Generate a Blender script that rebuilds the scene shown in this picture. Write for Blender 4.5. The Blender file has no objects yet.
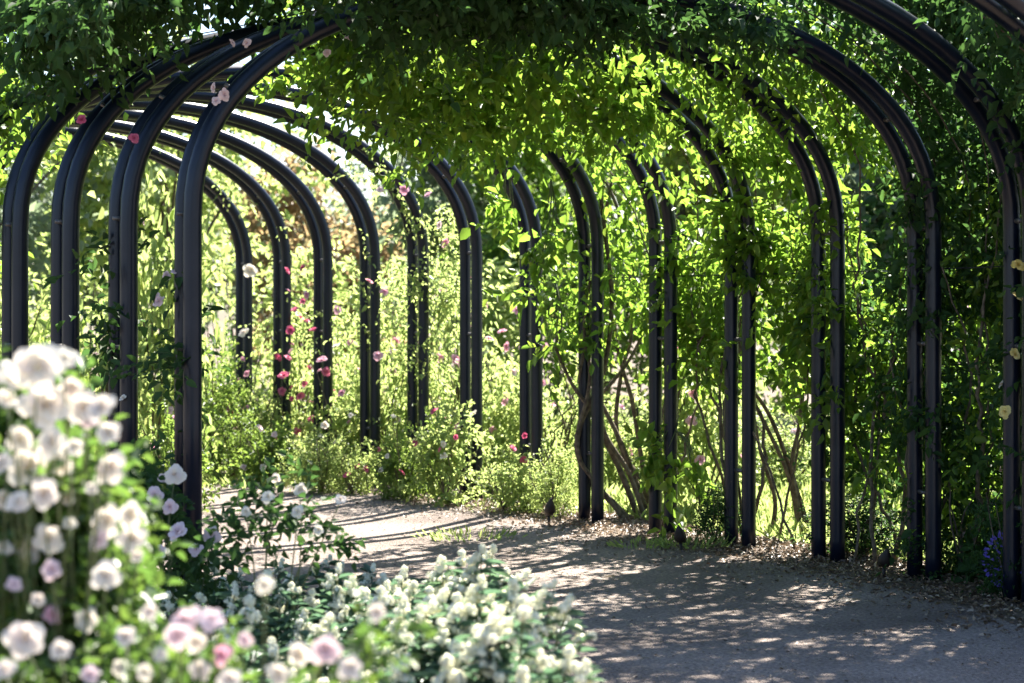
import bpy, math, random
import numpy as np
from mathutils import Vector, Matrix
R = np.random.default_rng(7)
random.seed(7)
SC = bpy.context.scene
COL = SC.collection
F, H, HX, HY = 2000.0, 1.55, 512.0, 312.0       # focal length in pixels, eye height, horizon

# ------------------------------------------------------------------ helpers
def gp(px, dy):                                  # ground position from a measured column and base row
    d = F*H/dy
    return np.array([(px-HX)*d/F, d, 0.0])
def at(px, py, d):                               # a measured pixel at distance d
    return np.array([(px-HX)*d/F, d, H-(py-HY)*d/F])

def mesh_np(name, V, loops, starts, totals, smooth=False):
    me = bpy.data.meshes.new(name)
    V = np.asarray(V, dtype=np.float32)
    me.vertices.add(len(V)); me.vertices.foreach_set('co', V.ravel())
    me.loops.add(len(loops)); me.loops.foreach_set('vertex_index', np.asarray(loops, dtype=np.int32))
    me.polygons.add(len(starts)); me.polygons.foreach_set('loop_start', np.asarray(starts, dtype=np.int32))
    me.polygons.foreach_set('loop_total', np.asarray(totals, dtype=np.int32))
    if smooth: me.polygons.foreach_set('use_smooth', np.ones(len(starts), dtype=bool))
    me.update(calc_edges=True)
    return me
def link(name, me, mat, parent=None, loc=(0, 0, 0)):
    o = bpy.data.objects.new(name, me); COL.objects.link(o)
    if mat is not None and len(me.materials) == 0: me.materials.append(mat)
    o.location = loc
    if parent is not None: o.parent = parent
    return o
def tag(o, label=None, cat=None, group=None, kind=None):
    if label: o['label'] = label
    if cat: o['category'] = cat
    if group: o['group'] = group
    if kind: o['kind'] = kind
    return o
def thing(name, loc, label, cat, group=None):
    o = bpy.data.objects.new(name, None); COL.objects.link(o); o.location = tuple(map(float, loc)); o.empty_display_size = .1
    return tag(o, label, cat, group)
def norm(a):
    return a/np.maximum(np.linalg.norm(a, axis=-1, keepdims=True), 1e-9)

class Tubes:
    """collects swept round stems in one mesh"""
    def __init__(s): s.V, s.Fc = [], []
    def add(s, pts, rad, n=6, cap=True):
        pts = np.asarray(pts, float); m = len(pts)
        rad = np.broadcast_to(np.asarray(rad, float), (m,))
        T = np.gradient(pts, axis=0); T = norm(T)
        ref = np.array([0, 0, 1.0]) if abs(T[0, 2]) < .9 else np.array([1.0, 0, 0])
        b = len(s.V); u = np.cross(T[0], ref); u /= np.linalg.norm(u)
        for i in range(m):
            u = u-T[i]*np.dot(u, T[i]); u /= max(np.linalg.norm(u), 1e-9); v = np.cross(T[i], u)
            for j in range(n):
                a = 2*math.pi*j/n
                s.V.append(pts[i]+rad[i]*(math.cos(a)*u+math.sin(a)*v))
        for i in range(m-1):
            for j in range(n):
                k = (j+1) % n
                s.Fc.append((b+i*n+j, b+i*n+k, b+(i+1)*n+k, b+(i+1)*n+j))
        if cap:
            s.Fc.append(tuple(b+j for j in range(n))[::-1]); s.Fc.append(tuple(b+(m-1)*n+j for j in range(n)))
        return s
    def build(s, name, mat, parent=None, loc=(0, 0, 0)):
        me = bpy.data.meshes.new(name); me.from_pydata([tuple(v) for v in s.V], [], s.Fc)
        me.polygons.foreach_set('use_smooth', np.ones(len(me.polygons), dtype=bool)); me.update()
        return link(name, me, mat, parent, loc)

def leaf_mesh(name, P, D, N, L, W, fold=.3, curl=.15):
    """one pointed, folded, curled leaf (two quads) per row of P"""
    n = len(P); D = norm(D); S = norm(np.cross(D, N)); N = np.cross(S, D)
    L = np.broadcast_to(L, (n,))[:, None]; W = np.broadcast_to(W, (n,))[:, None]
    up = N*W*fold
    v = np.empty((n, 6, 3))
    v[:, 0] = P
    v[:, 1] = P+D*L*.32-S*W*.5+up
    v[:, 2] = P+D*L*.70-S*W*.36+up*.8-N*L*curl*.4
    v[:, 3] = P+D*L-N*L*curl
    v[:, 4] = P+D*L*.70+S*W*.36+up*.8-N*L*curl*.4
    v[:, 5] = P+D*L*.32+S*W*.5+up
    idx = np.array([0, 1, 2, 3, 3, 4, 5, 0])[None, :]+(np.arange(n)*6)[:, None]
    return mesh_np(name, v.reshape(-1, 3), idx.ravel(), np.arange(n*2)*4, np.full(n*2, 4))

def sprigs(C, k=7, length=.22, leaf=.055, droop=.5, rng=R, out=None, outw=.6, jit=.35, aspect=.55):
    """turn sprig roots C (n,3) into leaves along small hanging twigs; returns P,D,N,L,W"""
    n = len(C)
    d = rng.normal(size=(n, 3)); 
    if out is not None: d = norm(d)+out*outw
    d = norm(d); d[:, 2] -= droop; d = norm(d)
    side = norm(np.cross(d, rng.normal(size=(n, 3))))
    ln = length*rng.uniform(.6, 1.3, n)
    P, Dd, N, L = [], [], [], []
    for j in range(k):
        f = (j+1)/k
        p = C+d*(ln*f)[:, None]; p[:, 2] -= .25*droop*ln*f*f
        sg = 1 if j % 2 else -1
        dd = d*.7+side*sg*(0.9 if j < k-1 else .1)+rng.normal(size=(n, 3))*jit
        dd[:, 2] -= droop*.5
        nn = np.tile(np.array([0, 0, 1.0]), (n, 1))*.8+rng.normal(size=(n, 3))*.5
        P.append(p); Dd.append(dd); N.append(nn); L.append(leaf*rng.uniform(.55, 1.25, n))
    P, Dd, N, L = map(np.concatenate, (P, Dd, N, L))
    return P, Dd, N, L, L*aspect*rng.uniform(.8, 1.2, len(L))

def clumpy(P, scale=1.0, thr=-.1, seed=0):
    r = np.random.default_rng(seed); f = np.zeros(len(P))
    for i in range(5):
        w = r.normal(size=3)*4.2/scale*(1+.35*i); f += np.sin(P@w+r.uniform(0, 6.28))/(1+.3*i)
    return f > thr

def ellip(n, c, rad, rng=R, shell=.35):
    d = norm(rng.normal(size=(n, 3))); r = rng.uniform(shell, 1, n)**.6
    return np.asarray(c)+d*r[:, None]*np.asarray(rad), d

# ------------------------------------------------------------------ materials
def mat_new(name):
    m = bpy.data.materials.new(name); m.use_nodes = True
    nt = m.node_tree; nt.nodes.clear()
    return m, nt, nt.nodes, nt.links
def leaf_mat(name, cols, tcol, tf=.45, rough=.45, spec=.4):
    m, nt, N, Lk = mat_new(name)
    out = N.new('ShaderNodeOutputMaterial'); geo = N.new('ShaderNodeNewGeometry')
    rp = N.new('ShaderNodeValToRGB'); rp.color_ramp.interpolation = 'LINEAR'
    while len(rp.color_ramp.elements) < len(cols): rp.color_ramp.elements.new(.5)
    for i, c in enumerate(cols):
        e = rp.color_ramp.elements[i]; e.position = i/max(1, len(cols)-1); e.color = (*c, 1)
    Lk.new(geo.outputs['Random Per Island'], rp.inputs[0])
    p = N.new('ShaderNodeBsdfPrincipled'); p.inputs['Roughness'].default_value = rough; p.inputs['Specular IOR Level'].default_value = spec
    Lk.new(rp.outputs[0], p.inputs['Base Color'])
    t = N.new('ShaderNodeBsdfTranslucent')
    mx = N.new('ShaderNodeMix'); mx.data_type = 'RGBA'; mx.blend_type = 'MIX'; mx.inputs[0].default_value = .45
    mul = N.new('ShaderNodeMix'); mul.data_type = 'RGBA'; mul.blend_type = 'MULTIPLY'; mul.inputs[0].default_value = 1
    sc = N.new('ShaderNodeVectorMath'); sc.operation = 'SCALE'; sc.inputs[3].default_value = 3.2
    Lk.new(rp.outputs[0], sc.inputs[0])
    mx.inputs[7].default_value = (*tcol, 1); Lk.new(sc.outputs[0], mx.inputs[6])
    Lk.new(mx.outputs[2], t.inputs['Color'])
    ms = N.new('ShaderNodeMixShader'); ms.inputs[0].default_value = tf
    Lk.new(p.outputs[0], ms.inputs[1]); Lk.new(t.outputs[0], ms.inputs[2]); Lk.new(ms.outputs[0], out.inputs[0])
    return m
def noise_mat(name, c1, c2, scale=20, rough=.8, bump=.3, bscale=None, spec=.3, detail=6, lo=.35, hi=.65, metal=0, bdist=.02):
    m, nt, N, Lk = mat_new(name)
    out = N.new('ShaderNodeOutputMaterial'); tc = N.new('ShaderNodeTexCoord')
    p = N.new('ShaderNodeBsdfPrincipled'); Lk.new(p.outputs[0], out.inputs[0])
    n1 = N.new('ShaderNodeTexNoise'); n1.inputs['Scale'].default_value = scale; n1.inputs['Detail'].default_value = detail
    Lk.new(tc.outputs['Object'], n1.inputs['Vector'])
    rp = N.new('ShaderNodeValToRGB'); rp.color_ramp.elements[0].position = lo; rp.color_ramp.elements[1].position = hi
    rp.color_ramp.elements[0].color = (*c1, 1); rp.color_ramp.elements[1].color = (*c2, 1)
    Lk.new(n1.outputs['Fac'], rp.inputs[0]); Lk.new(rp.outputs[0], p.inputs['Base Color'])
    p.inputs['Roughness'].default_value = rough; p.inputs['Specular IOR Level'].default_value = spec; p.inputs['Metallic'].default_value = metal
    if bump:
        n2 = N.new('ShaderNodeTexNoise'); n2.inputs['Scale'].default_value = bscale or scale*3; n2.inputs['Detail'].default_value = 5
        Lk.new(tc.outputs['Object'], n2.inputs['Vector'])
        b = N.new('ShaderNodeBump'); b.inputs['Strength'].default_value = bump; b.inputs['Distance'].default_value = bdist
        Lk.new(n2.outputs['Fac'], b.inputs['Height']); Lk.new(b.outputs[0], p.inputs['Normal'])
    return m
def petal_mat(name, c1, c2, tf=.35):
    m, nt, N, Lk = mat_new(name)
    out = N.new('ShaderNodeOutputMaterial'); geo = N.new('ShaderNodeNewGeometry'); oi = N.new('ShaderNodeObjectInfo')
    ad = N.new('ShaderNodeMath'); ad.operation = 'MULTIPLY_ADD'; ad.inputs[1].default_value = .45
    sc = N.new('ShaderNodeMath'); sc.operation = 'MULTIPLY'; sc.inputs[1].default_value = .55
    Lk.new(geo.outputs['Random Per Island'], ad.inputs[0]); Lk.new(oi.outputs['Random'], sc.inputs[0]); Lk.new(sc.outputs[0], ad.inputs[2])
    mx = N.new('ShaderNodeMix'); mx.data_type = 'RGBA'; mx.inputs[6].default_value = (*c1, 1); mx.inputs[7].default_value = (*c2, 1)
    Lk.new(ad.outputs[0], mx.inputs[0])
    p = N.new('ShaderNodeBsdfPrincipled'); p.inputs['Roughness'].default_value = .6; p.inputs['Specular IOR Level'].default_value = .2
    t = N.new('ShaderNodeBsdfTranslucent'); Lk.new(mx.outputs[2], p.inputs['Base Color']); Lk.new(mx.outputs[2], t.inputs['Color'])
    ms = N.new('ShaderNodeMixShader'); ms.inputs[0].default_value = tf
    Lk.new(p.outputs[0], ms.inputs[1]); Lk.new(t.outputs[0], ms.inputs[2]); Lk.new(ms.outputs[0], out.inputs[0])
    return m

M = {}
M['tube'] = noise_mat('black_painted_steel', (.002, .005, .015), (.009, .012, .024), 7, .32, .05, 40, .38, lo=.45, hi=.85, bdist=.003)
M['clamp'] = noise_mat('galvanised_clamp', (.08, .08, .08), (.18, .17, .16), 30, .5, .05, metal=.6)
M['bark'] = noise_mat('rose_bark', (.07, .052, .036), (.19, .15, .10), 25, .85, .5, 60)
M['stem'] = noise_mat('green_stem', (.06, .09, .03), (.12, .13, .05), 20, .6, .1)
M['trunk'] = noise_mat('tree_bark', (.06, .045, .035), (.15, .12, .09), 8, .9, .6, 30)
M['vine_leaf'] = leaf_mat('vine_leaf', [(.022, .055, .010), (.035, .085, .014), (.055, .11, .016), (.09, .12, .02)], (.36, .52, .05), .55)
M['dark_leaf'] = leaf_mat('dark_leaf', [(.018, .042, .014), (.026, .06, .018), (.04, .08, .02)], (.09, .19, .03), .35, .6, .2)
M['blue_leaf'] = leaf_mat('valerian_leaf', [(.045, .090, .060), (.055, .105, .062), (.075, .12, .06)], (.15, .27, .13), .3)
M['rose_leaf'] = leaf_mat('rose_leaf', [(.05, .09, .02), (.07, .12, .025), (.11, .15, .03)], (.30, .40, .06), .45)
M['lime_leaf'] = leaf_mat('lime_leaf', [(.06, .11, .025), (.09, .14, .03), (.15, .17, .05)], (.58, .64, .24), .58)
M['bush_leaf'] = leaf_mat('bush_leaf', [(.03, .07, .015), (.05, .10, .02), (.08, .12, .02)], (.16, .26, .04), .35)
M['tan_leaf'] = leaf_mat('autumn_leaf', [(.16, .12, .06), (.18, .12, .06), (.12, .13, .06)], (.48, .36, .18), .45)
M['far_leaf'] = leaf_mat('far_leaf', [(.07, .10, .06), (.10, .13, .08), (.13, .15, .09)], (.34, .42, .22), .42)  # pale tones stand in for haze glow over the distant trees
M['litter'] = leaf_mat('litter', [(.07, .045, .03), (.14, .09, .055), (.24, .17, .11), (.33, .27, .2)], (.15, .1, .05), .08)
M['white'] = petal_mat('white_petal', (.88, .84, .70), (.88, .77, .68))
M['cream'] = petal_mat('cream_floret', (.90, .88, .72), (.86, .86, .66), .35)
M['pink'] = petal_mat('pink_petal', (.80, .38, .48), (.82, .58, .64))
M['hot'] = petal_mat('crimson_petal', (.62, .08, .19), (.78, .26, .38))
M['blush'] = petal_mat('blush_petal', (.86, .66, .64), (.86, .74, .74))
M['yellow'] = petal_mat('yellow_petal', (.80, .62, .16), (.82, .72, .34))
M['violet'] = petal_mat('violet_petal', (.12, .10, .45), (.22, .16, .6))
M['lamp'] = noise_mat('bronze_lamp', (.015, .010, .008), (.035, .024, .018), 20, .5, .1)

# gravel path
def gravel():
    m, nt, N, Lk = mat_new('decomposed_granite')
    out = N.new('ShaderNodeOutputMaterial'); tc = N.new('ShaderNodeTexCoord'); p = N.new('ShaderNodeBsdfPrincipled'); Lk.new(p.outputs[0], out.inputs[0])
    a = N.new('ShaderNodeTexNoise'); a.inputs['Scale'].default_value = 1.3; a.inputs['Detail'].default_value = 5
    b = N.new('ShaderNodeTexNoise'); b.inputs['Scale'].default_value = 48; b.inputs['Detail'].default_value = 3
    v = N.new('ShaderNodeTexVoronoi'); v.inputs['Scale'].default_value = 65
    for n in (a, b, v): Lk.new(tc.outputs['Object'], n.inputs['Vector'])
    r1 = N.new('ShaderNodeValToRGB'); r1.color_ramp.elements[0].position = .3; r1.color_ramp.elements[1].position = .7
    r1.color_ramp.elements[0].color = (.165, .135, .118, 1); r1.color_ramp.elements[1].color = (.33, .28, .245, 1)
    r2 = N.new('ShaderNodeValToRGB'); r2.color_ramp.elements[0].position = .3; r2.color_ramp.elements[1].position = .72
    r2.color_ramp.elements[0].color = (.55, .53, .51, 1); r2.color_ramp.elements[1].color = (1.25, 1.22, 1.2, 1)
    mx = N.new('ShaderNodeMix'); mx.data_type = 'RGBA'; mx.blend_type = 'MULTIPLY'; mx.inputs[0].default_value = 1
    Lk.new(a.outputs['Fac'], r1.inputs[0]); Lk.new(b.outputs['Fac'], r2.inputs[0])
    Lk.new(r1.outputs[0], mx.inputs[6]); Lk.new(r2.outputs[0], mx.inputs[7]); Lk.new(mx.outputs[2], p.inputs['Base Color'])
    p.inputs['Roughness'].default_value = .9; p.inputs['Specular IOR Level'].default_value = .2
    ad = N.new('ShaderNodeMath'); ad.operation = 'ADD'; Lk.new(b.outputs['Fac'], ad.inputs[0]); Lk.new(v.outputs['Distance'], ad.inputs[1])
    bp = N.new('ShaderNodeBump'); bp.inputs['Strength'].default_value = .9; bp.inputs['Distance'].default_value = .02
    Lk.new(ad.outputs[0], bp.inputs['Height']); Lk.new(bp.outputs[0], p.inputs['Normal'])
    return m
M['gravel'] = gravel()
M['soil'] = noise_mat('mulched_soil', (.07, .05, .035), (.17, .13, .095), 14, .95, .9, 45)
M['lawn'] = noise_mat('sunny_lawn', (.10, .13, .03), (.20, .22, .06), 3, .9, .8, 60)

# ------------------------------------------------------------------ arches
# outer posts measured (column, rows below the horizon), from the far left end of the tunnel to the near right
OUT = [(244, 153), (282, 159), (323, 165), (370, 172), (418, 179), (471, 187), (531, 197), (591, 209), (663, 221),
       (740, 234), (828, 248), (924, 266), (1021, 290), (1128, 320)]
INN = {7: (-45, 268), 8: (15, 277), 9: (65, 286), 10: (123, 297), 11: (188, 312)}
ZS, RISE = 2.0, 1.30
SEP, TR = .19, .047
O = [gp(*o) for o in OUT]
tang = [norm(O[max(i-1, 0)]-O[min(i+1, len(O)-1)]) for i in range(len(O))]
I = []
for i, o in enumerate(O):
    if i in INN: I.append(gp(*INN[i]))
    elif i == 12: I.append(np.array([-2.3, 6.5, 0]))
    elif i == 13: I.append(np.array([-2.6, 5.0, 0]))
    else:
        t = tang[i]; w = np.array([-t[1], t[0], 0]);  w = w if w[0] < 0 else -w
        I.append(o+w*4.35)
def arch_pt(i, t):
    o, n = O[i], I[i]; h = norm(n-o)
    if t < .3: return o+np.array([0, 0, ZS*t/.3]), -h
    if t > .7: return n+np.array([0, 0, ZS*(1-t)/.3]), h
    th = (t-.3)/.4*math.pi
    s = (1-math.cos(th))/2
    p = o*(1-s)+n*s; p = p+np.array([0, 0, ZS+RISE*max(0, math.sin(th))**.85])
    return p, norm(-h*math.cos(th)+np.array([0, 0, 1.0])*math.sin(th))
TT = np.linspace(0, 1, 201); GRID = np.array([[arch_pt(i, t)[0] for t in TT] for i in range(len(O))]); NG = np.array([[arch_pt(i, t)[1] for t in TT] for i in range(len(O))])
def surf(k, t):                                   # vectorised point and outward normal on the tunnel surface
    k = np.clip(k, 0, len(O)-1.001); i = np.floor(k).astype(int); f = (k-i)[:, None]
    j = np.clip(t, 0, 1)*200; a = np.minimum(np.floor(j).astype(int), 199); g = (j-a)[:, None]
    def q(G): return (G[i, a]*(1-g)+G[i, a+1]*g)*(1-f)+(G[i+1, a]*(1-g)+G[i+1, a+1]*g)*f
    return q(GRID), norm(q(NG))

ORD = ['first', 'second', 'third', 'fourth', 'fifth', 'sixth', 'seventh', 'eighth', 'ninth', 'tenth', 'eleventh', 'twelfth', 'thirteenth', 'fourteenth']
arch_note = {0: 'smallest and farthest left double arch, black tubes beside bright leaves',
 1: 'second farthest double arch, bare black tubes curving left in sun',
 2: 'third farthest double arch, bare blue-black tubes with pink flowers at its post',
 3: 'fourth farthest double arch, post rising from leafy shrubs left of the twined post',
 4: 'fifth farthest double arch, post wrapped in a thin yellowish vine',
 5: 'bare double arch just right of the vine-wrapped one, tubes shining above the sunny path',
 6: 'double arch with bare post, next left of the one with braided rose stems',
 7: 'double arch whose post has braided bare rose stems twisting beside it',
 8: 'double arch between the braided-stem post and the post with a spotlight to its left',
 9: 'double arch whose leafy-topped post stands right of the small ground spotlight near mid path',
 10: 'double arch with leafy shoulder, third post pair from the right edge of the photo',
 11: 'double arch with dark ivy-like leaves, its bare left post nearest to the camera',
 12: 'near right double arch whose post at the photo edge carries yellow roses',
 13: 'nearest double arch, only its dark curve crossing the top right corner'}
for i in range(len(O)):
    base = (O[i]+I[i])/2
    a = thing('garden_arch', base, arch_note[i], 'arch', 'double tube arches of the rose tunnel')
    tg = tang[i]
    for sgn in (1, -1):
        pts = [arch_pt(i, t)[0] for t in (0, .02)]+[arch_pt(i, t)[0] for t in np.concatenate([[.15, .28], np.linspace(.3, .7, 45), [.72, .85, 1]])]
        pts = np.array(pts)-base+tg*sgn*SEP/2
        T = Tubes(); T.add(pts, TR, 16)
        T.build('tube', M['tube'], a)
    for t in (.075, .205, .302, .36, .43, .5, .57, .64, .698, .795, .925):
        c, nn = arch_pt(i, t); c = c-base
        T = Tubes(); T.add(np.array([c-tg*(SEP/2-TR*.7), c, c+tg*(SEP/2-TR*.7)]), .014, 8)
        # small collar bolt
        T.add(np.array([c-nn*.02, c+nn*.055]), .011, 8)
        T.build('spacer', M['clamp'], a)
# wires strung between arches across the top and side carrying the vines
for n_, (t, lab) in enumerate([(.27, 'thin dark training wire along the right-hand posts at shoulder of the arches'),
                 (.44, 'thin dark training wire running over the right side of the vault'),
                 (.56, 'thin dark training wire running over the left side of the vault')]):
    ks = np.linspace(7, 13, 40); P, N_ = surf(ks, np.full(40, t)); P = P+N_*.06
    T = Tubes(); T.add(P, .004, 5); w = T.build('training_wire', M['tube']); tag(w, lab, 'wire', 'training wires on the tunnel')

# ------------------------------------------------------------------ blooms
def rose_mesh(name, mat, petals=22, cup=.8, seed=1):
    r = random.Random(seed); V, Fc = [], []
    for i in range(petals):
        f = i/petals; ang = i*2.399+r.uniform(-.2, .2); open_ = .12+f*1.18*cup
        size = .42+.62*f; b = len(V); wid = .34+.30*f
        for u in range(4):
            uu = u/3
            for v in range(4):
                vv = (v/3-.5)*2
                rad = .04+uu*size*math.sin(open_)+.06*f*uu*uu
                z = uu*size*math.cos(open_)-(.20*uu*uu*f if u == 3 else 0)+.05*r.uniform(-1, 1)*(uu)
                a = ang+vv*wid*(.45, .95, 1.12, .86)[u]*1.5/(.6+f)
                rr = rad*(1-(.05, .06, .08, .17)[u]*vv*vv)
                z -= .06*abs(vv)*uu
                V.append((rr*math.cos(a), rr*math.sin(a), z))
        for u in range(3):
            for v in range(3): Fc.append((b+u*4+v, b+u*4+v+1, b+u*4+v+5, b+u*4+v+4))
    # calyx
    me = bpy.data.meshes.new(name); me.from_pydata(V, [], Fc); me.polygons.foreach_set('use_smooth', [True]*len(Fc)); me.materials.append(mat); me.update()
    return me
ROSE = {c: [rose_mesh('bloom', M[c], 24, cup, s) for s, cup in ((1, 1.08), (2, 1.18), (3, .98))] for c in ('white', 'pink', 'hot', 'blush', 'yellow')}
def floret_head(name, mat, seed, n=210, puffs=5, h=.075, floret=.0062):
    r = np.random.default_rng(seed); cs = [np.array([0, 0, 0])]
    for i in range(puffs-1): cs.append(np.array([*(r.normal(size=2)*.013), -h*(i+1)/puffs]))
    cs = np.array(cs); k = r.integers(0, puffs, n)
    d = norm(r.normal(size=(n, 3))); d[:, 2] = np.abs(d[:, 2])*.9-.1; d = norm(d)
    C = cs[k]+d*(.015*(.7+.5*(k/puffs))[:, None]*r.uniform(.45, 1.3, n)[:, None])
    a = norm(np.cross(d, r.normal(size=(n, 3)))); b = np.cross(d, a); s = floret*r.uniform(.7, 1.2, n)[:, None]
    v = np.stack([C-a*s-d*s*.1, C-b*s+d*s*.3, C+a*s, C+b*s+d*s*.3], 1).reshape(-1, 3)
    me = mesh_np(name, v, np.arange(n*4), np.arange(n)*4, np.full(n, 4)); me.materials.append(mat); return me
HEADS = [floret_head('flower_head', M['cream'], s, 520, p, hh, .0042) for s, p, hh in ((1, 5, .07), (2, 8, .10), (3, 3, .035))]
def bloom(col, P, d, parent, base, name='bloom', facing=None):
    """put a bloom of diameter d with centre P (world) as a child"""
    me = random.choice(ROSE[col]); o = bpy.data.objects.new(name, me); COL.objects.link(o); o.parent = parent
    o.location = tuple(np.asarray(P, float)-np.asarray(base, float))
    z = Vector(facing) if facing is not None else Vector((random.uniform(-.8, .8), random.uniform(-1.2, .2), random.uniform(.0, .9)))
    o.rotation_mode = 'QUATERNION'
    o.rotation_quaternion = z.to_track_quat('Z', 'Y') @ Matrix.Rotation(random.uniform(0, 6.28), 3, 'Z').to_quaternion()
    s = d/1.75; o.scale = (s, s, s*random.uniform(.8, 1))
    return o

# ------------------------------------------------------------------ climbing vines
def foliage(name, root, base, C, out, mat, k=7, length=.2, leaf=.055, droop=.5, outw=.5, aspect=.55):
    P, D, N, L, W = sprigs(C, k, length, leaf, droop, R, out, outw, aspect=aspect)
    return link(name, leaf_mesh(name, P-base, D, N, L, W), mat, root)
def stem_lines(k, starts, tmax, rad, twist=0, wob=.12, n=26, inside=False, rng=R):
    T = Tubes(); lines = []
    for s in range(starts):
        kk = k+rng.uniform(-.35, .35); ph = rng.uniform(0, 6.28)
        tm = tmax*rng.uniform(.75, 1.1); ts = np.linspace(0.0, tm, n)
        dk = (rng.uniform(-.5, .5))*np.linspace(0, 1, n)+.10*np.sin(np.linspace(0, 7, n)+ph)
        P, N_ = surf(kk+dk, ts)
        off = .24+.13*np.sin(np.linspace(0, 5, n)+ph*1.7)+.06*rng.normal()
        P = P+N_*off[:, None]+rng.normal(size=(n, 3))*.012
        P[0, 2] = -.02
        T.add(P, np.linspace(rad, rad*.3, n)*rng.uniform(.6, 1.2), 6); lines.append(P)
    return T, lines
VN = {
 0: 'thin leafy climber on the farthest left arch', 1: 'sparse climber on the second farthest arch',
 2: 'sparse climber with crimson flowers on the third farthest arch', 3: 'light climber on the fourth farthest arch, yellowish leaves',
 4: 'thin yellowish climber twining up the fifth farthest arch post, a few pink roses',
 6: 'few hanging leafy shoots on the bare arch left of the braided stems',
 7: 'climbing rose with braided bare stems and bright leaves overhead',
 8: 'climbing rose with bright green leaves hanging over the arch right of the braided stems',
 9: 'dense bright climber covering the shoulder of the tenth arch near mid right',
 10: 'dense climber hanging around the eleventh arch post, third post pair from the right edge',
 11: 'dark dense climber over the arch with the nearest left post, pink-white roses on it',
 12: 'dark dense climber behind the post with yellow roses at the right edge',
 13: 'dark climber filling the top right corner over the nearest arch'}
# (k0,k1,t0,t1,count,offset mean,offset sd, leaf mat)
PATCH = {
 0: [(-.2, .5, .02, .5, 150, .1, .15, 'lime_leaf'), (0, .8, .6, 1, 160, .1, .2, 'lime_leaf')],
 1: [(.6, 1.3, .05, .4, 90, .12, .12, 'lime_leaf'), (.6, 1.6, .60, .95, 260, .2, .2, 'lime_leaf')],
 2: [(1.7, 2.3, .02, .25, 130, .1, .1, 'lime_leaf'), (1.6, 2.6, .60, .92, 260, .2, .2, 'lime_leaf')],
 3: [(2.8, 3.4, .02, .34, 200, .1, .13, 'lime_leaf'), (2.6, 3.6, .60, .90, 260, .2, .2, 'vine_leaf')],
 4: [(3.85, 4.2, .0, .40, 330, .04, .09, 'lime_leaf'), (4.1, 4.8, .24, .34, 130, .1, .1, 'lime_leaf'), (3.6, 4.6, .60, .86, 260, .2, .2, 'vine_leaf')],
 6: [(5.95, 6.5, .42, .48, 50, .03, .12, 'vine_leaf'), (6.3, 7, .2, .33, 110, .1, .15, 'vine_leaf'), (5.2, 6.6, .60, .84, 380, .2, .2, 'vine_leaf')],
 7: [(6.75, 7.5, .42, .51, 220, .02, .18, 'vine_leaf'), (6.7, 7.6, .20, .40, 170, .22, .16, 'vine_leaf'), (6.9, 7.25, .37, .44, 90, -.08, .12, 'vine_leaf'), (6.8, 7.5, .57, .72, 200, .2, .15, 'vine_leaf')],
 8: [(7.5, 8.5, .37, .52, 380, .10, .18, 'vine_leaf'), (7.3, 8.3, .42, .53, 330, -.22, .17, 'vine_leaf'), (7.5, 8.6, .17, .36, 320, .36, .16, 'vine_leaf'), (7.9, 8.3, .24, .38, 60, 0, .08, 'vine_leaf'), (7.4, 8.5, .54, .62, 200, .62, .12, 'dark_leaf')],
 9: [(8.5, 9.5, .34, .53, 330, .14, .18, 'vine_leaf'), (8.5, 9.3, .40, .52, 200, -.2, .14, 'vine_leaf'), (8.5, 9.6, .17, .36, 400, .36, .18, 'vine_leaf'), (8.9, 9.15, .26, .36, 90, .0, .07, 'vine_leaf'), (8.5, 9.5, .50, .63, 420, .66, .13, 'dark_leaf'), (8.0, 9.8, .53, .64, 420, .45, .18, 'dark_leaf')],
 10: [(9.5, 10.5, .40, .54, 380, .26, .15, 'vine_leaf'), (9.5, 10.5, .31, .40, 380, .30, .15, 'vine_leaf'), (9.5, 10.5, .28, .46, 300, .75, .15, 'dark_leaf'), (9.6, 10.6, .08, .33, 170, .30, .12, 'dark_leaf'), (9.6, 10.6, .08, .33, 350, .40, .18, 'vine_leaf'), (9.85, 10.12, .14, .32, 120, .0, .07, 'vine_leaf'), (9.9, 10.05, .72, .96, 35, .06, .05, 'dark_leaf'), (9.5, 10.5, .49, .64, 800, .66, .12, 'dark_leaf')],  # third patch: extra high layer added to shade the path, not a visible growth
 11: [(10.5, 11.4, .47, .56, 900, .28, .15, 'dark_leaf'), (10.5, 11.4, .31, .42, 330, .55, .14, 'dark_leaf'), (10.5, 11.4, .28, .44, 850, .85, .15, 'dark_leaf'), (10.75, 11.25, .43, .588, 720, -.02, .09, 'dark_leaf'), (10.6, 11.7, .02, .33, 380, .34, .15, 'dark_leaf'), (10.6, 11.7, .02, .33, 400, .45, .18, 'vine_leaf'), (10.85, 11.12, .12, .33, 130, .0, .07, 'dark_leaf'), (10.93, 11.03, .72, .97, 45, .06, .05, 'dark_leaf'), (10.5, 11.3, .52, .64, 800, .74, .12, 'dark_leaf')],  # third patch: raised layer added only to throw shade on the path
 12: [(11.4, 12.2, .50, .58, 420, .40, .14, 'dark_leaf'), (11.4, 12.7, .26, .40, 1700, .8, .15, 'dark_leaf'), (11.7, 12.7, .0, .31, 1300, .45, .20, 'dark_leaf')],  # second patch: unseen leaves above the frame, put in to shade the near path
 13: [(12.2, 13, .28, .40, 800, .34, .15, 'dark_leaf'), (12.6, 13, .0, .32, 800, .4, .2, 'dark_leaf')],
}
VINE = {}
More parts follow.
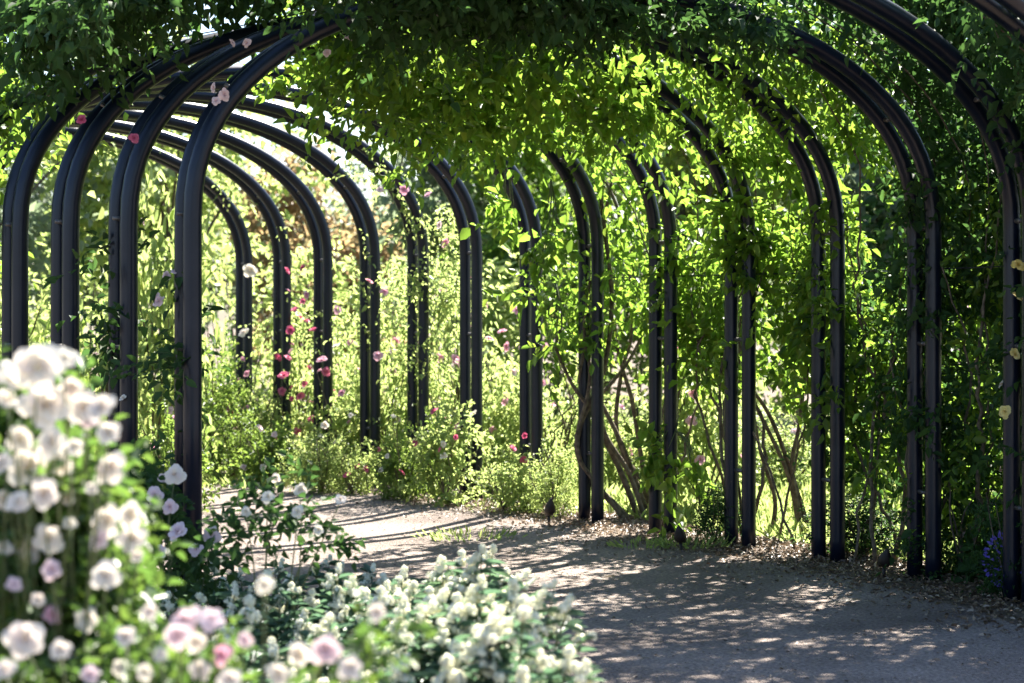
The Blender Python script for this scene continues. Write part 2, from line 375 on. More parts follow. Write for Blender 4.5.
for k, patches in PATCH.items():
    base = O[k].copy(); root = thing('climbing_rose', base, VN[k], 'climbing rose', 'climbing roses on the tunnel'); VINE[k] = root
    big = k >= 7
    T, _ = stem_lines(k, 5 if big else 2, .40 if big else .3, .015 if big else .009)
    if not (k == 7):
        for v in range(len(T.V)): T.V[v] = T.V[v]-base
        T.build('stem', M['bark'], root)
    bymat = {}
    for (k0, k1, t0, t1, n, om, osd, mt) in patches:
        n2 = int(n*2.2); kk = R.uniform(k0, k1, n2); tt = R.uniform(t0, t1, n2)
        P, N_ = surf(kk, tt); P = P+N_*(R.normal(size=n2)*osd+om)[:, None]+R.normal(size=(n2, 3))*.04
        ok = clumpy(P, 1.1, -.15, k*3+1); P, N_ = P[ok][:n], N_[ok][:n]
        bymat.setdefault(mt, []).append((P, N_))
    for mt, lst in bymat.items():
        P = np.concatenate([a for a, b in lst]); N_ = np.concatenate([b for a, b in lst])
        lf = (.088 if k <= 9 else .072) if k >= 7 else .052
        if mt == 'vine_leaf' and k < 7: lf = .07
        foliage('foliage', root, base, P, N_, M[mt], 7 if k >= 7 else 6, .24, lf, .55, .35)

# braided stems at the eighth post (image columns / rows measured)
def px_line(pts, d0, d1):
    n = len(pts); return np.array([at(x, y, d0+(d1-d0)*i/(n-1)) for i, (x, y) in enumerate(pts)])
def smooth_line(P, n=30):
    P = np.asarray(P); m = len(P); ts = np.linspace(0, m-1, n); out = []
    for t in ts:
        i = min(int(t), m-2); f = t-i; p0 = P[max(i-1, 0)]; p1 = P[i]; p2 = P[i+1]; p3 = P[min(i+2, m-1)]
        out.append(.5*((2*p1)+(-p0+p2)*f+(2*p0-5*p1+4*p2-p3)*f*f+(-p0+3*p1-3*p2+p3)*f**3))
    return np.array(out)
b7 = O[7]; d7 = b7[1]
T = Tubes()
for pts, da, db, r0, r1 in [
    ([(632, 512), (610, 500), (588, 478), (577, 448), (582, 420), (594, 395), (606, 360), (612, 300), (606, 240), (600, 190)], .12, -.05, .024, .013),
    ([(640, 508), (620, 470), (600, 430), (588, 402), (580, 380), (586, 345), (598, 310), (600, 250), (612, 180)], .2, -.06, .021, .011),
    ([(646, 505), (630, 475), (608, 440), (596, 410), (585, 402), (572, 384), (560, 358), (556, 345), (560, 330)], .1, -.06, .017, .009),
    ([(650, 503), (625, 452), (606, 412), (599, 398), (610, 385), (628, 362), (640, 340), (652, 310)], .3, .4, .018, .009),
    ([(655, 500), (640, 480), (624, 455), (616, 420), (622, 370), (632, 330), (628, 250)], .45, .5, .020, .010),
    ([(628, 512), (598, 485), (580, 460), (578, 430), (586, 402), (590, 370), (584, 330), (590, 280)], .05, -.05, .016, .010),
    ([(652, 508), (640, 450), (632, 400), (618, 350), (612, 280), (620, 220), (600, 170)], .5, .4, .018, .010)]:
    Q = px_line(pts, d7+da, d7+db); Q[0][2] = -.03
    T.add(smooth_line(Q)-b7, np.linspace(r0, r1, 30)*1.15, 7)
T.build('stem', M['bark'], VINE[7])
# loose hanging shoots of larger bright leaves
for k, items in {8: [(662, 452, 20, 16, 13.9, 16), (690, 468, 12, 14, 13.8, 7), (672, 500, 10, 12, 13.9, 5), (700, 330, 22, 26, 13.9, 14), (408, 140, 14, 22, 13.6, 10), (396, 165, 8, 14, 13.6, 4)],
                 7: [(545, 240, 22, 22, 14.6, 16), (530, 292, 16, 14, 14.6, 9), (553, 345, 16, 14, 14.7, 8), (505, 210, 14, 22, 14.5, 10)]}.items():
    C = []
    for (x, y, rx, ry, d, n) in items:
        T = Tubes()
        q = at(x, y, d); P, _ = ellip(n, q, (rx*d/F, .12, ry*d/F), shell=.1); C.append(P)
        top = q+np.array([R.uniform(-.15, .15), .1, .45 if y < 400 else .25])
        for p in P[:5]: T.add(smooth_line([top-O[k], (top+p)/2-O[k]+np.array([.03, 0, .04]), p-O[k]], 10), np.linspace(.006, .002, 10), 5)
        T.build('stem', M['stem'], VINE[k])
    C = np.concatenate(C)
    foliage('foliage', VINE[k], O[k], C, None, M['vine_leaf'], 6, .2, .10, .6, .35)
# leaning bare canes behind the posts further right
for k, sets in {9: [[(800, 528), (790, 480), (768, 430), (748, 390), (738, 350), (730, 280)], [(805, 525), (792, 470), (800, 420), (806, 340), (790, 270)], [(770, 540), (775, 500), (760, 450), (752, 400)],
                    [(812, 520), (780, 440), (760, 400), (742, 385), (730, 372)]],
                11: [[(975, 565), (962, 540), (940, 500), (925, 450), (928, 400), (930, 330)], [(990, 560), (975, 530), (955, 480), (968, 430), (945, 350), (950, 300)], [(985, 540), (972, 500), (962, 470), (948, 440)],
                     [(1000, 545), (990, 500), (970, 440), (985, 380), (960, 250)]]}.items():
    T = Tubes(); d = O[k][1]
    for s in sets:
        Q = px_line(s, d+.7, d+.35); Q[0][2] = -.03; T.add(smooth_line(Q, 24)-O[k], np.linspace(.02, .009, 24), 6)
    T.build('stem', M['bark'], VINE[k])
# blooms on the vines
def vb(k, items):
    for (x, y, px, d, c) in items: bloom(c, at(x, y, d), px*d/F, VINE[k], O[k])
vb(11, [(224, 95, 13, 9.75, 'blush'), (214, 88, 10, 9.8, 'blush'), (216, 101, 9, 9.7, 'blush'), (232, 43, 8, 10, 'blush'), (247, 43, 9, 10, 'blush'), (436, 15, 10, 10.2, 'blush'), (316, 15, 8, 10, 'blush'),
        (166, 276, 10, 10, 'blush'), (175, 272, 8, 10, 'blush'), (159, 302, 14, 10, 'blush'), (155, 295, 10, 10, 'blush'), (348, 38, 8, 10.3, 'blush'), (327, 53, 8, 10.3, 'blush'),
        (1000, 470, 9, 11.8, 'blush'), (965, 535, 8, 11.8, 'blush'), (936, 462, 7, 11.7, 'blush')])
vb(10, [(82, 120, 11, 10.6, 'hot'), (134, 138, 10, 10.2, 'hot'), (123, 398, 8, 10.3, 'white')])
vb(12, [(1018, 265, 13, 10.55, 'yellow'), (1016, 297, 14, 10.55, 'yellow'), (1014, 354, 13, 10.55, 'yellow'), (1003, 384, 12, 10.8, 'white'), (1005, 412, 13, 10.6, 'yellow')])
vb(4, [(404, 190, 10, 17, 'pink'), (428, 195, 9, 17, 'pink'), (446, 243, 10, 17, 'pink'), (390, 182, 9, 17, 'blush'), (440, 225, 8, 17, 'blush'), (380, 190, 8, 17, 'blush')])
vb(3, [(369, 282, 9, 17.6, 'pink'), (384, 292, 9, 17.6, 'pink'), (378, 356, 10, 17.6, 'pink'), (390, 352, 9, 17.6, 'blush')])
vb(2, [(322, 360, 11, 18.3, 'pink'), (313, 330, 9, 18.6, 'hot'), (290, 330, 10, 18.6, 'hot'), (284, 376, 12, 18.6, 'hot'), (303, 268, 9, 18.7, 'hot'), (287, 271, 8, 18.8, 'hot'), (306, 295, 9, 18.7, 'pink'), (337, 310, 9, 18.7, 'pink'), (295, 310, 9, 18.6, 'hot'), (288, 358, 9, 18.6, 'hot'), (326, 372, 9, 18.6, 'hot')])
vb(0, [(250, 271, 14, 19.5, 'white'), (244, 333, 11, 19.6, 'white')])
vb(8, [(669, 484, 8, 13.9, 'pink')])

# ------------------------------------------------------------------ ground, path, litter
def sheet(name, pts, z, mat, kind='structure'):
    me = bpy.data.meshes.new(name); me.from_pydata([(p[0], p[1], z) for p in pts], [], [tuple(range(len(pts)))]); me.update()
    o = link(name, me, mat); tag(o, kind=kind); return o
sheet('ground', [(-150, -60), (150, -60), (150, 200), (-150, 200)], -.004, M['soil'])
outer = [o+norm((I[i]-o))*.42 for i, o in enumerate(O)]
edge = []
for i in range(len(outer)-1):
    for u in np.linspace(0, 1, 8, endpoint=False):
        p = outer[i]*(1-u)+outer[i+1]*u; edge.append(p+np.array([math.sin(i*9+u*7)*.05, math.cos(i*5+u*9)*.07, 0]))
edge.append(outer[-1]); edge += [np.array([3.2, 6, 0]), np.array([3.3, 3, 0]), np.array([.2, 3, 0]), np.array([.15, 6, 0]), np.array([-.05, 8.2, 0]), np.array([-.45, 9.6, 0]), np.array([-1.15, 10.3, 0])]
inn = [I[i]+norm(O[i]-I[i])*.3 for i in (10, 9, 8, 7, 6, 5, 4, 3, 2, 1, 0)]
edge += inn; edge += [np.array([-9, 19, 0]), np.array([-8, 24, 0]), O[0]+np.array([-2.5, 3.2, 0])]
sheet('path', [(p[0], p[1]) for p in edge], .002, M['gravel'])
sheet('lawn', [(2.2, 16.5), (9, 13), (30, 14), (30, 34), (-30, 34), (-30, 26), (-8, 25), (-3, 22)], .000, M['lawn'])
# leaf litter under the right-hand row
n = 9500; kk = R.uniform(4.5, 13, n); P, N_ = surf(kk, np.zeros(n)); off = np.abs(R.normal(size=n))*.5
P = P-N_*(off-.35)[:, None]; P[:, :2] += R.normal(size=(n, 2))*.06; P[:, 2] = .006+R.uniform(0, .012, n)
D = R.normal(size=(n, 3)); D[:, 2] *= .25; NN = np.tile([0, 0, 1.0], (n, 1))+R.normal(size=(n, 3))*.35
lt = link('leaf_litter', leaf_mesh('leaf_litter', P, D, NN, R.uniform(.015, .045, n), R.uniform(.01, .024, n)), M['litter']); tag(lt, 'brown leaf litter scattered under the right-hand posts', 'leaf litter', kind='stuff')
n = 2600; P = np.stack([R.uniform(-2.2, 2.6, n), R.uniform(8.2, 15.5, n), R.uniform(.005, .010, n)], 1)
D = R.normal(size=(n, 3)); D[:, 2] *= .1; NN = np.tile([0, 0, 1.0], (n, 1))+R.normal(size=(n, 3))*.2
lt = link('path_debris', leaf_mesh('path_debris', P, D, NN, R.uniform(.008, .025, n), R.uniform(.005, .014, n)), M['litter']); tag(lt, 'tiny dry leaf bits sprinkled across the gravel path', 'debris', kind='stuff')
for (x, y, L, lab, mt) in [(603, 580, .09, 'single reddish fallen leaf lying mid path', 'tan_leaf'), (832, 606, .17, 'long dry fallen leaf on the path toward the right', 'litter')]:
    c = gp(x, y-HY); c[2] = .012
    me = leaf_mesh('fallen_leaf', np.array([c*0]), np.array([[1, .2, .0]]), np.array([[0, -.2, 1.0]]), L, L*.3, .35, -.12)
    tag(link('fallen_leaf', me, M[mt], None, c), lab, 'leaf')
# bright ground cover outside the tunnel
n = 42000; P = np.stack([R.uniform(-7, 11, n), R.uniform(10.5, 26, n), np.zeros(n)], 1)
kk = R.uniform(0, 13, 16000); Q_, N_ = surf(kk, np.zeros(16000)); Q_ = Q_+N_*(R.uniform(.35, 3.2, 16000))[:, None]; P = Q_; n = len(P)
P2 = np.stack([R.uniform(-4, 9, 14000), R.uniform(17.5, 25, 14000), np.zeros(14000)], 1); P = np.concatenate([P, P2]); n = len(P)
D = R.normal(size=(n, 3))*.6; D[:, 2] = R.uniform(.5, 1.2, n)
gc = link('ground_cover', leaf_mesh('ground_cover', P, D, R.normal(size=(n, 3)), R.uniform(.05, .17, n), R.uniform(.015, .035, n)), M['lime_leaf']); tag(gc, 'bright low ground cover behind the right-hand posts', 'ground cover', kind='stuff')
# low weeds at the path edge
for (x, y, w, n, lab) in [(690, 548, .30, 130, 'small flat green weed patch on the path edge before the ninth post'), (640, 549, .22, 60, 'tiny green weed left of the larger weed patch on the path'),
                          (470, 540, .38, 120, 'fine grassy tuft at the left path edge below the sunny stretch')]:
    c = gp(x, y-HY); Q, d = ellip(n, (0, 0, .02), (w, w*.8, .03)); Q[:, 2] = np.abs(Q[:, 2])
    rt = thing('weed', c, lab, 'weed'); D = d.copy(); D[:, 2] = np.abs(D[:, 2])+.5
    link('foliage', leaf_mesh('foliage', Q, D, R.normal(size=(n, 3)), R.uniform(.03, .07, n), .014), M['lime_leaf'], rt)

# ------------------------------------------------------------------ ground spotlights
def spot(px, dy, h, lab, rot):
    c = gp(px, dy); rt = thing('garden_spotlight', c, lab, 'spotlight', 'small bronze spotlights beside the path'); rt.rotation_euler = (0, 0, rot)
    T = Tubes(); T.add([(0, 0, -.05), (0, 0, h*.45)], [.008, .012], 8); T.build('stake', M['lamp'], rt)
    T = Tubes(); pts = np.array([(0, .0, h*.38), (0, -.005, h*.44), (0, -.015, h*.56), (0, -.03, h*.74), (0, -.045, h*.92), (0, -.055, h*1.06)])
    T.add(pts, [.013, .032, .042, .035, .018, .004], 14); T.build('lamp_head', M['lamp'], rt)
    T = Tubes(); T.add([(-.03, 0, h*.44), (.03, 0, h*.44)], .014, 8); T.build('knuckle', M['lamp'], rt)
spot(549, 213, .19, 'small bronze spotlight on a stake left of the braided stems', .3)
spot(681, 240, .17, 'small bronze spotlight on a stake just right of the ninth post', -.4)
spot(884, 264, .16, 'small dark spotlight in shade left of the twelfth post', .2)

# ------------------------------------------------------------------ shrubs
def shrub_meshes(seed, n=520, rad=(.6, .5, .6), k=7, leaf=.05, length=.2, mat='lime_leaf', droop=.1, lobes=6):
    r = np.random.default_rng(seed); Cs, Ds = [], []
    for i in range(lobes):
        a = r.uniform(0, 6.28); q = r.uniform(.1, .75)
        c = np.array([math.cos(a)*rad[0]*q, math.sin(a)*rad[1]*q, rad[2]*(.65+r.uniform(-.25, .75))])
        P, d = ellip(n//lobes, c, np.array(rad)*r.uniform(.38, .62), r, .2); Cs.append(P); Ds.append(d)
    # skirt
    P, d = ellip(n//3, (0, 0, rad[2]*.45), (rad[0]*.9, rad[1]*.9, rad[2]*.5), r, .2); Cs.append(P); Ds.append(d)
    C = np.concatenate(Cs); D0 = np.concatenate(Ds); ok = C[:, 2] > .03; C, D0 = C[ok], D0[ok]
    ok = clumpy(C, .8, -.5, seed); C, D0 = C[ok], D0[ok]
    P, D, N, L, W = sprigs(C, k, length, leaf, droop, r, D0, .8)
    me = leaf_mesh('foliage', P, D, N, L, W); me.materials.append(M[mat])
    T = Tubes()
    for i in range(9):
        a = r.uniform(0, 6.28); q = r.uniform(.3, .95); e = np.array([math.cos(a)*rad[0]*q, math.sin(a)*rad[1]*q, rad[2]*r.uniform(1.1, 1.6)])
        m = e*.5+np.array([*(r.normal(size=2)*.06), rad[2]*.15]); T.add(smooth_line([np.zeros(3), m, e], 10), np.linspace(.013, .004, 10), 5)
    sm = bpy.data.meshes.new('stem'); sm.from_pydata([tuple(v) for v in T.V], [], T.Fc); sm.materials.append(M['bark'])
    return me, sm
SH = {'lime': [shrub_meshes(sd_, nn, (.6, .5, .6), leaf=lf, length=ll, mat='lime_leaf') for sd_, nn, lf, ll in ((11, 620, .042, .2), (12, 420, .065, .22), (13, 230, .095, .26))],
      'rose': [shrub_meshes(sd_, nn, (.6, .5, .62), leaf=lf, length=ll, mat='rose_leaf') for sd_, nn, lf, ll in ((21, 560, .05, .2), (22, 380, .07, .2), (23, 200, .11, .24))],
      'dark': [shrub_meshes(s, 560, (.6, .5, .6), mat='dark_leaf') for s in (31, 32)]}
def shrub(kind, x, d, w, h, lab, cat='shrub', blooms=(), name='flowering_shrub', group=None, bsz=.075, lowz=.25):
    me, sm = random.choice(SH[kind]); c = np.array([(x-HX)*d/F, d, 0]); rt = thing(name, c, lab, cat, group)
    f = bpy.data.objects.new('foliage', me); s = bpy.data.objects.new('stem', sm)
    for o in (f, s):
        COL.objects.link(o); o.parent = rt; o.scale = (w/1.25, w/1.25, h/1.2); 
        o.rotation_euler = (0, 0, 0)
    f.rotation_euler.z = s.rotation_euler.z = random.uniform(0, 6.28)
    for (col, n) in blooms:
        for _ in range(int(n*1.6)):
            a = random.uniform(-math.pi, 0.3); q = random.uniform(.55, 1.0); z = h*random.uniform(lowz, 1.0); rr = q*w*.5*(1-.35*z/h)
            bloom(col, c+np.array([rr*math.cos(a), rr*math.sin(a), z]), bsz*random.uniform(.7, 1.2), rt, c)
    return rt
# behind / between the outer posts, one entry per plant
GS = 'sunlit shrubs behind the right-hand row of posts'
for (kd, x, d, w, h, lab, bl) in [
 ('rose', 215, 19.2, 1.1, 1.35, 'leafy green shrub with broad foliage left of the farthest right-row post', [('pink', 2)]),
 ('lime', 262, 19.3, .9, 1.1, 'bright shrub with pink flowers between the first and second farthest posts', [('pink', 6), ('hot', 2)]),
 ('lime', 304, 19.6, .9, 1.8, 'tall shrub with crimson flowers between the second and third farthest posts', [('hot', 12), ('pink', 3)]),
 ('lime', 348, 18.6, 1.0, 1.3, 'shrub dotted with pink roses between the third and fourth farthest posts', [('pink', 6), ('white', 2)]),
 ('lime', 395, 18.6, 1.0, 1.45, 'yellow-green shrub with pale blooms behind the fourth and fifth farthest posts', [('blush', 6), ('pink', 3)]),
 ('lime', 445, 18.4, 1.0, 2.0, 'tall airy pink rose shrub between the twined post and the bare shining one', [('pink', 9), ('blush', 5)]),
 ('lime', 500, 18.0, 1.2, 1.7, 'rose shrub full of pink blooms seen between the sixth and seventh posts', [('pink', 12), ('blush', 4)]),
 ('lime', 556, 17.4, 1.2, 1.5, 'bright airy shrub directly behind the gap left of the braided stems', [('pink', 5)]),
 ('lime', 622, 17.6, 1.2, 1.1, 'sunlit shrub showing through the braided bare stems', [('pink', 4)]),
 ('lime', 702, 15.4, 1.0, 1.45, 'bright rose shrub with pink buds filling the gap between the ninth and tenth posts', [('pink', 8)]),
 ('lime', 785, 17.5, 1.5, 1.0, 'low sunlit shrub beyond the leaning canes right of the tenth post', [('blush', 3)]),
 ('lime', 880, 16.5, 1.4, 1.6, 'sunlit shrub glowing behind the gap between the eleventh and twelfth posts', [('blush', 4)]),
 ('rose', 975, 15.0, 1.5, 1.7, 'shrub behind the canes between the twelfth post and the yellow rose post', [('blush', 5)]),
 ('rose', 1060, 13.5, 1.4, 2.0, 'dark shrub crossing the right edge behind the yellow rose post', [])]:
    shrub(kd, x, d, w, h, lab, 'shrub', bl, group=GS)
GI = 'low plants at the foot of the far posts along the sunny path'
for (kd, x, d, w, h, lab, bl) in [
 ('rose', 232, 18.4, .75, .70, 'low leafy plant at the foot of the farthest post', []),
 ('rose', 268, 18.0, .60, .62, 'low plant with pale blooms in front of the second farthest post', [('blush', 3), ('white', 1)]),
 ('lime', 322, 17.2, .75, .70, 'rounded yellow-green bush before the third farthest post', [('white', 2)]),
 ('lime', 352, 17.0, .50, .62, 'yellow-green bush left of the fourth farthest post foot', [('hot', 2)]),
 ('rose', 404, 16.5, .62, .72, 'low bush with crimson flowers right of the fourth farthest post', [('hot', 2), ('white', 2)]),
 ('lime', 448, 16.1, .70, .78, 'frothy light green bush between the twined post and the bare shining post', [('white', 2), ('hot', 2)]),
 ('lime', 505, 15.6, .65, .62, 'airy light green bush left of the seventh post foot', [('hot', 2)]),
 ('lime', 552, 15.2, .62, .72, 'fine-leaved bright bush between the seventh post and the spotlight', [])]:
    shrub(kd, x, d, w, h, lab, 'bush', bl, name='low_bush', group=GI, bsz=.06)
# left side, seen between the left posts
GL = 'bright greenery seen between the left posts'
for (kd, x, d, w, h, lab, bl) in [
 ('lime', -20, 17.5, 1.5, 2.5, 'tall backlit shrub left of the leftmost post pair', []),
 ('rose', 42, 19.0, 1.2, 1.6, 'grey-green shrub seen between the two leftmost posts', []),
 ('lime', 95, 17.0, 1.0, 2.3, 'backlit yellow-green shrub between the second and third left posts', [('blush', 2)]),
 ('lime', 155, 17.8, 1.1, 2.7, 'tall backlit shrub between the two rightmost left-hand posts', [('blush', 2)]),
 ('dark', 216, 20.5, .6, 2.1, 'dark narrow evergreen just right of the nearest left post', []),
 ('rose', 178, 15.5, .8, .9, 'low bush with pink blooms behind the nearest left post foot', [('pink', 3)])]:
    shrub(kd, x, d, w, h, lab, 'shrub', bl, name='tall_shrub', group=GL)

# dark undergrowth at the feet of the near right posts
for (x, d, w, h, lab) in [(715, 13.4, .45, .42, 'leafy sucker growth between the spotlight and the tenth post'), (862, 12.7, .9, .42, 'dark low undergrowth between the eleventh and twelfth posts'),
                     (965, 11.7, .9, .75, 'dark undergrowth with pale stems right of the twelfth post'), (1010, 10.9, .5, .8, 'dark bushy growth at the foot of the yellow rose post')]:
    shrub('dark', x, d, w, h, lab, 'undergrowth', [], name='undergrowth', group='dark growth at the foot of the near right posts')
# violet flowers in the lower right corner
c = gp(1012, 285); rt = thing('violet_flower_clump', c, 'small clump of deep violet flowers at the lower right edge', 'flowers')
n = 160; Q, d = ellip(n, (0, 0, .14), (.16, .14, .16)); link('foliage', leaf_mesh('foliage', Q, d, R.normal(size=(n, 3)), .05, .018), M['dark_leaf'], rt)
n = 260; Q, d = ellip(n, (0, 0, .2), (.15, .13, .16), shell=.8); link('petals', leaf_mesh('petals', Q, d, R.normal(size=(n, 3)), .022, .016), M['violet'], rt)['kind'] = 'stuff'

# ------------------------------------------------------------------ trees beyond
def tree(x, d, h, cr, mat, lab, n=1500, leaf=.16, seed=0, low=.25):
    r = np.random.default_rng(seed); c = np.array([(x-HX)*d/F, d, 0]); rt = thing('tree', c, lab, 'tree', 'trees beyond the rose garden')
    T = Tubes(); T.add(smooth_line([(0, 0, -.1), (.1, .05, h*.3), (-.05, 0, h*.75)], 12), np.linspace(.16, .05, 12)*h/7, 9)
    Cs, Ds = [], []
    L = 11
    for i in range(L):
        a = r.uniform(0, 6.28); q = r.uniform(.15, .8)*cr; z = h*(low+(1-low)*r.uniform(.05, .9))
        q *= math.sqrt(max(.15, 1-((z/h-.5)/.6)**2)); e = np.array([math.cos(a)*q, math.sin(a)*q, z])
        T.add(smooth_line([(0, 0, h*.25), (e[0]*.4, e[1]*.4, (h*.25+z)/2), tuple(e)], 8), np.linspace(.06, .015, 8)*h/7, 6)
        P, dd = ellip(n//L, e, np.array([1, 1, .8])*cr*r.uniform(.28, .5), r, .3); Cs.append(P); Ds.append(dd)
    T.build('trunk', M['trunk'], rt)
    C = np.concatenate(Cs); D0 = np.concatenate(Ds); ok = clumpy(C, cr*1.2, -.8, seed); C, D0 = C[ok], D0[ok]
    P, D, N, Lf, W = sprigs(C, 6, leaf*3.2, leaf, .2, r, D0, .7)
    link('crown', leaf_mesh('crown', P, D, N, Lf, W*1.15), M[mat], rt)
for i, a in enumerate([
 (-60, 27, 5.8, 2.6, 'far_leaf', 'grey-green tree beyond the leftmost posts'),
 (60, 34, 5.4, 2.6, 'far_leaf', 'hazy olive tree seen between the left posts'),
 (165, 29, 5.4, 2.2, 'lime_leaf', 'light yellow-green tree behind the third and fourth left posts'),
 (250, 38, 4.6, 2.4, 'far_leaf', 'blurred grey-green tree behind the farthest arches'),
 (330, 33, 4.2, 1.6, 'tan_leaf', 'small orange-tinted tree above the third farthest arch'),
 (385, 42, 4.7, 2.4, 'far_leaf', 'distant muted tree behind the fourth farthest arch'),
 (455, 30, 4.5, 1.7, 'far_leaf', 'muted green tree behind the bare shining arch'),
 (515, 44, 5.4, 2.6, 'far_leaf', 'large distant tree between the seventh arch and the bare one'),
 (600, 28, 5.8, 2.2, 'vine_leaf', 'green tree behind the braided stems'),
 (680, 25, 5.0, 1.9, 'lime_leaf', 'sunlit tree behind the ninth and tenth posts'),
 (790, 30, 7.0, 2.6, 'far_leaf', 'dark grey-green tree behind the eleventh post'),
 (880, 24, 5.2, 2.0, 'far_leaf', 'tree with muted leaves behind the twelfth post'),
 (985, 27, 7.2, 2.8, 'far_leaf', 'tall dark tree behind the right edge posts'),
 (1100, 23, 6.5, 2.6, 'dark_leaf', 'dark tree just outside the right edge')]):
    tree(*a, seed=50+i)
# hedge running behind everything
n = 5200; P = np.stack([R.uniform(-14, 14, n), 24.5+R.normal(size=n)*.5, R.uniform(.05, 2.3, n)], 1); P[:, 2] *= 1+.12*np.sin(P[:, 0]*1.3)
rt = thing('hedge', (0, 24.5, 0), 'long loose bright hedge running across behind the garden', 'hedge')
Pp, D, N, L, W = sprigs(P-np.array([0, 24.5, 0]), 6, .35, .11, .1, R); link('foliage', leaf_mesh('foliage', Pp, D, N, L, W), M['lime_leaf'], rt)
n = 12; T = Tubes()
for x in np.linspace(-13.5, 13.5, 28): T.add([(x, 0, -.05), (x+.1, .05, 1), (x, 0, 1.9)], [.03, .02, .01], 5)
T.build('stem', M['bark'], rt)

# ------------------------------------------------------------------ foreground white rose bush
def rosebush(name, cx, d, lab, cat, blooms, fol, leafm, base_h=1.0, leaf=.05):
    c = np.array([(cx-HX)*d/F, d, 0]); rt = thing(name, c, lab, cat)
    T = Tubes()
    for (x, y, px, dd, col) in blooms:
        p = at(x, y, dd)-c; m = p*.5+np.array([random.uniform(-.05, .05), random.uniform(-.05, .05), .12]); m[2] = p[2]*.5+.08
        T.add(smooth_line([np.array([random.uniform(-.1, .1), random.uniform(-.1, .1), 0]), m, p-np.array([0, 0, .01])], 10), np.linspace(.004, .002, 10), 5)
    T.build('stem', M['stem'], rt)
    Cs = []
    for (x, y, rx, ry, dd, rz, n) in fol:
        q = at(x, y, dd); P, dr = ellip(n, q, (rx*dd/F, rz, ry*dd/F)); Cs.append(P)
    C = np.concatenate(Cs); C = C[C[:, 2] > .03]; P, D, N, L, W = sprigs(C, 5, .11, leaf, .15, R, None)
    link('foliage', leaf_mesh('foliage', P-c, D, N, L, W*1.15), M[leafm], rt)
    for (x, y, px, dd, col) in blooms:
        o = bloom(col, at(x, y, dd), px*dd/F, rt, c, facing=(random.uniform(-.6, .6), -1+random.uniform(-.2, .3), random.uniform(.1, .8)))
    return rt
J = lambda a: a+random.uniform(-.18, .18)
BL = [(38, 368, 48, 'white'), (63, 360, 27, 'white'), (12, 378, 34, 'white'), (45, 407, 50, 'white'), (72, 388, 22, 'white'), (28, 468, 44, 'white'), (84, 408, 34, 'white'), (102, 408, 30, 'white'), (108, 433, 24, 'white'), (90, 420, 20, 'blush'),
      (112, 469, 34, 'white'), (60, 463, 24, 'white'), (52, 442, 30, 'white'), (75, 447, 18, 'white'), (43, 494, 30, 'white'), (18, 502, 24, 'white'), (3, 465, 26, 'white'), (3, 500, 20, 'white'), (48, 540, 30, 'white'), (30, 548, 30, 'white'), (68, 497, 16, 'white'),
      (20, 440, 26, 'white'), (6, 400, 22, 'white'), (92, 488, 13, 'white'), (108, 522, 34, 'white'), (132, 515, 26, 'white'), (133, 540, 30, 'white'), (100, 540, 22, 'blush'), (106, 576, 30, 'white'), (52, 570, 20, 'blush'), (62, 582, 16, 'blush'), (52, 615, 18, 'pink'),
      (138, 556, 13, 'white'), (86, 620, 24, 'white'), (65, 598, 14, 'white'), (75, 655, 12, 'white'), (4, 548, 18, 'white'), (70, 524, 14, 'white'), (38, 600, 14, 'white'), (14, 585, 16, 'blush')]
rosebush('white_rose_bush', 45, 4.5, 'large out of focus white rose bush filling the lower left edge', 'rose bush',
         [(x, y, s*1.0, 4.3+random.uniform(-.15, .12), c) for x, y, s, c in BL],
         [(25, 430, 50, 50, 4.75, .2, 260), (50, 520, 70, 55, 4.7, .25, 380), (45, 510, 62, 60, 4.5, .12, 300), (60, 600, 66, 50, 4.45, .12, 260), (50, 610, 80, 60, 4.8, .3, 300), (95, 480, 20, 40, 4.9, .1, 40), (50, 700, 90, 60, 4.7, .3, 200), (110, 560, 30, 50, 4.9, .12, 60)], 'bush_leaf', leaf=.042)
BL2 = [(25, 640, 36, 'white'), (60, 650, 20, 'white'), (125, 637, 20, 'white'), (145, 672, 16, 'white'), (186, 622, 30, 'blush'), (178, 636, 24, 'blush'), (212, 620, 24, 'blush'), (222, 655, 20, 'pink'), (196, 642, 18, 'white'), (160, 655, 14, 'white'),
       (265, 585, 17, 'white'), (300, 655, 22, 'white'), (278, 674, 22, 'white'), (325, 650, 28, 'blush'), (350, 668, 24, 'white'), (376, 612, 18, 'white'),
       (200, 670, 20, 'white'), (230, 680, 22, 'white'), (120, 668, 16, 'white'), (5, 670, 22, 'white'), (150, 612, 16, 'white'), (90, 675, 18, 'blush'), (245, 640, 14, 'blush')]
rosebush('white_rose_bush', 190, 3.9, 'low blurred rose bush along the bottom edge with white and lilac-pink blooms', 'rose bush',
         [(x, y, s*1.05, 3.9+random.uniform(-.15, .15), c) for x, y, s, c in BL2],
         [(60, 690, 80, 36, 4.2, .25, 150), (170, 695, 70, 30, 4.2, .25, 100), (120, 650, 60, 22, 4.3, .15, 50), (190, 655, 50, 18, 4.1, .1, 26), (372, 640, 8, 22, 4.0, .05, 16), (330, 690, 50, 16, 4.1, .1, 22)], 'bush_leaf', leaf=.034)
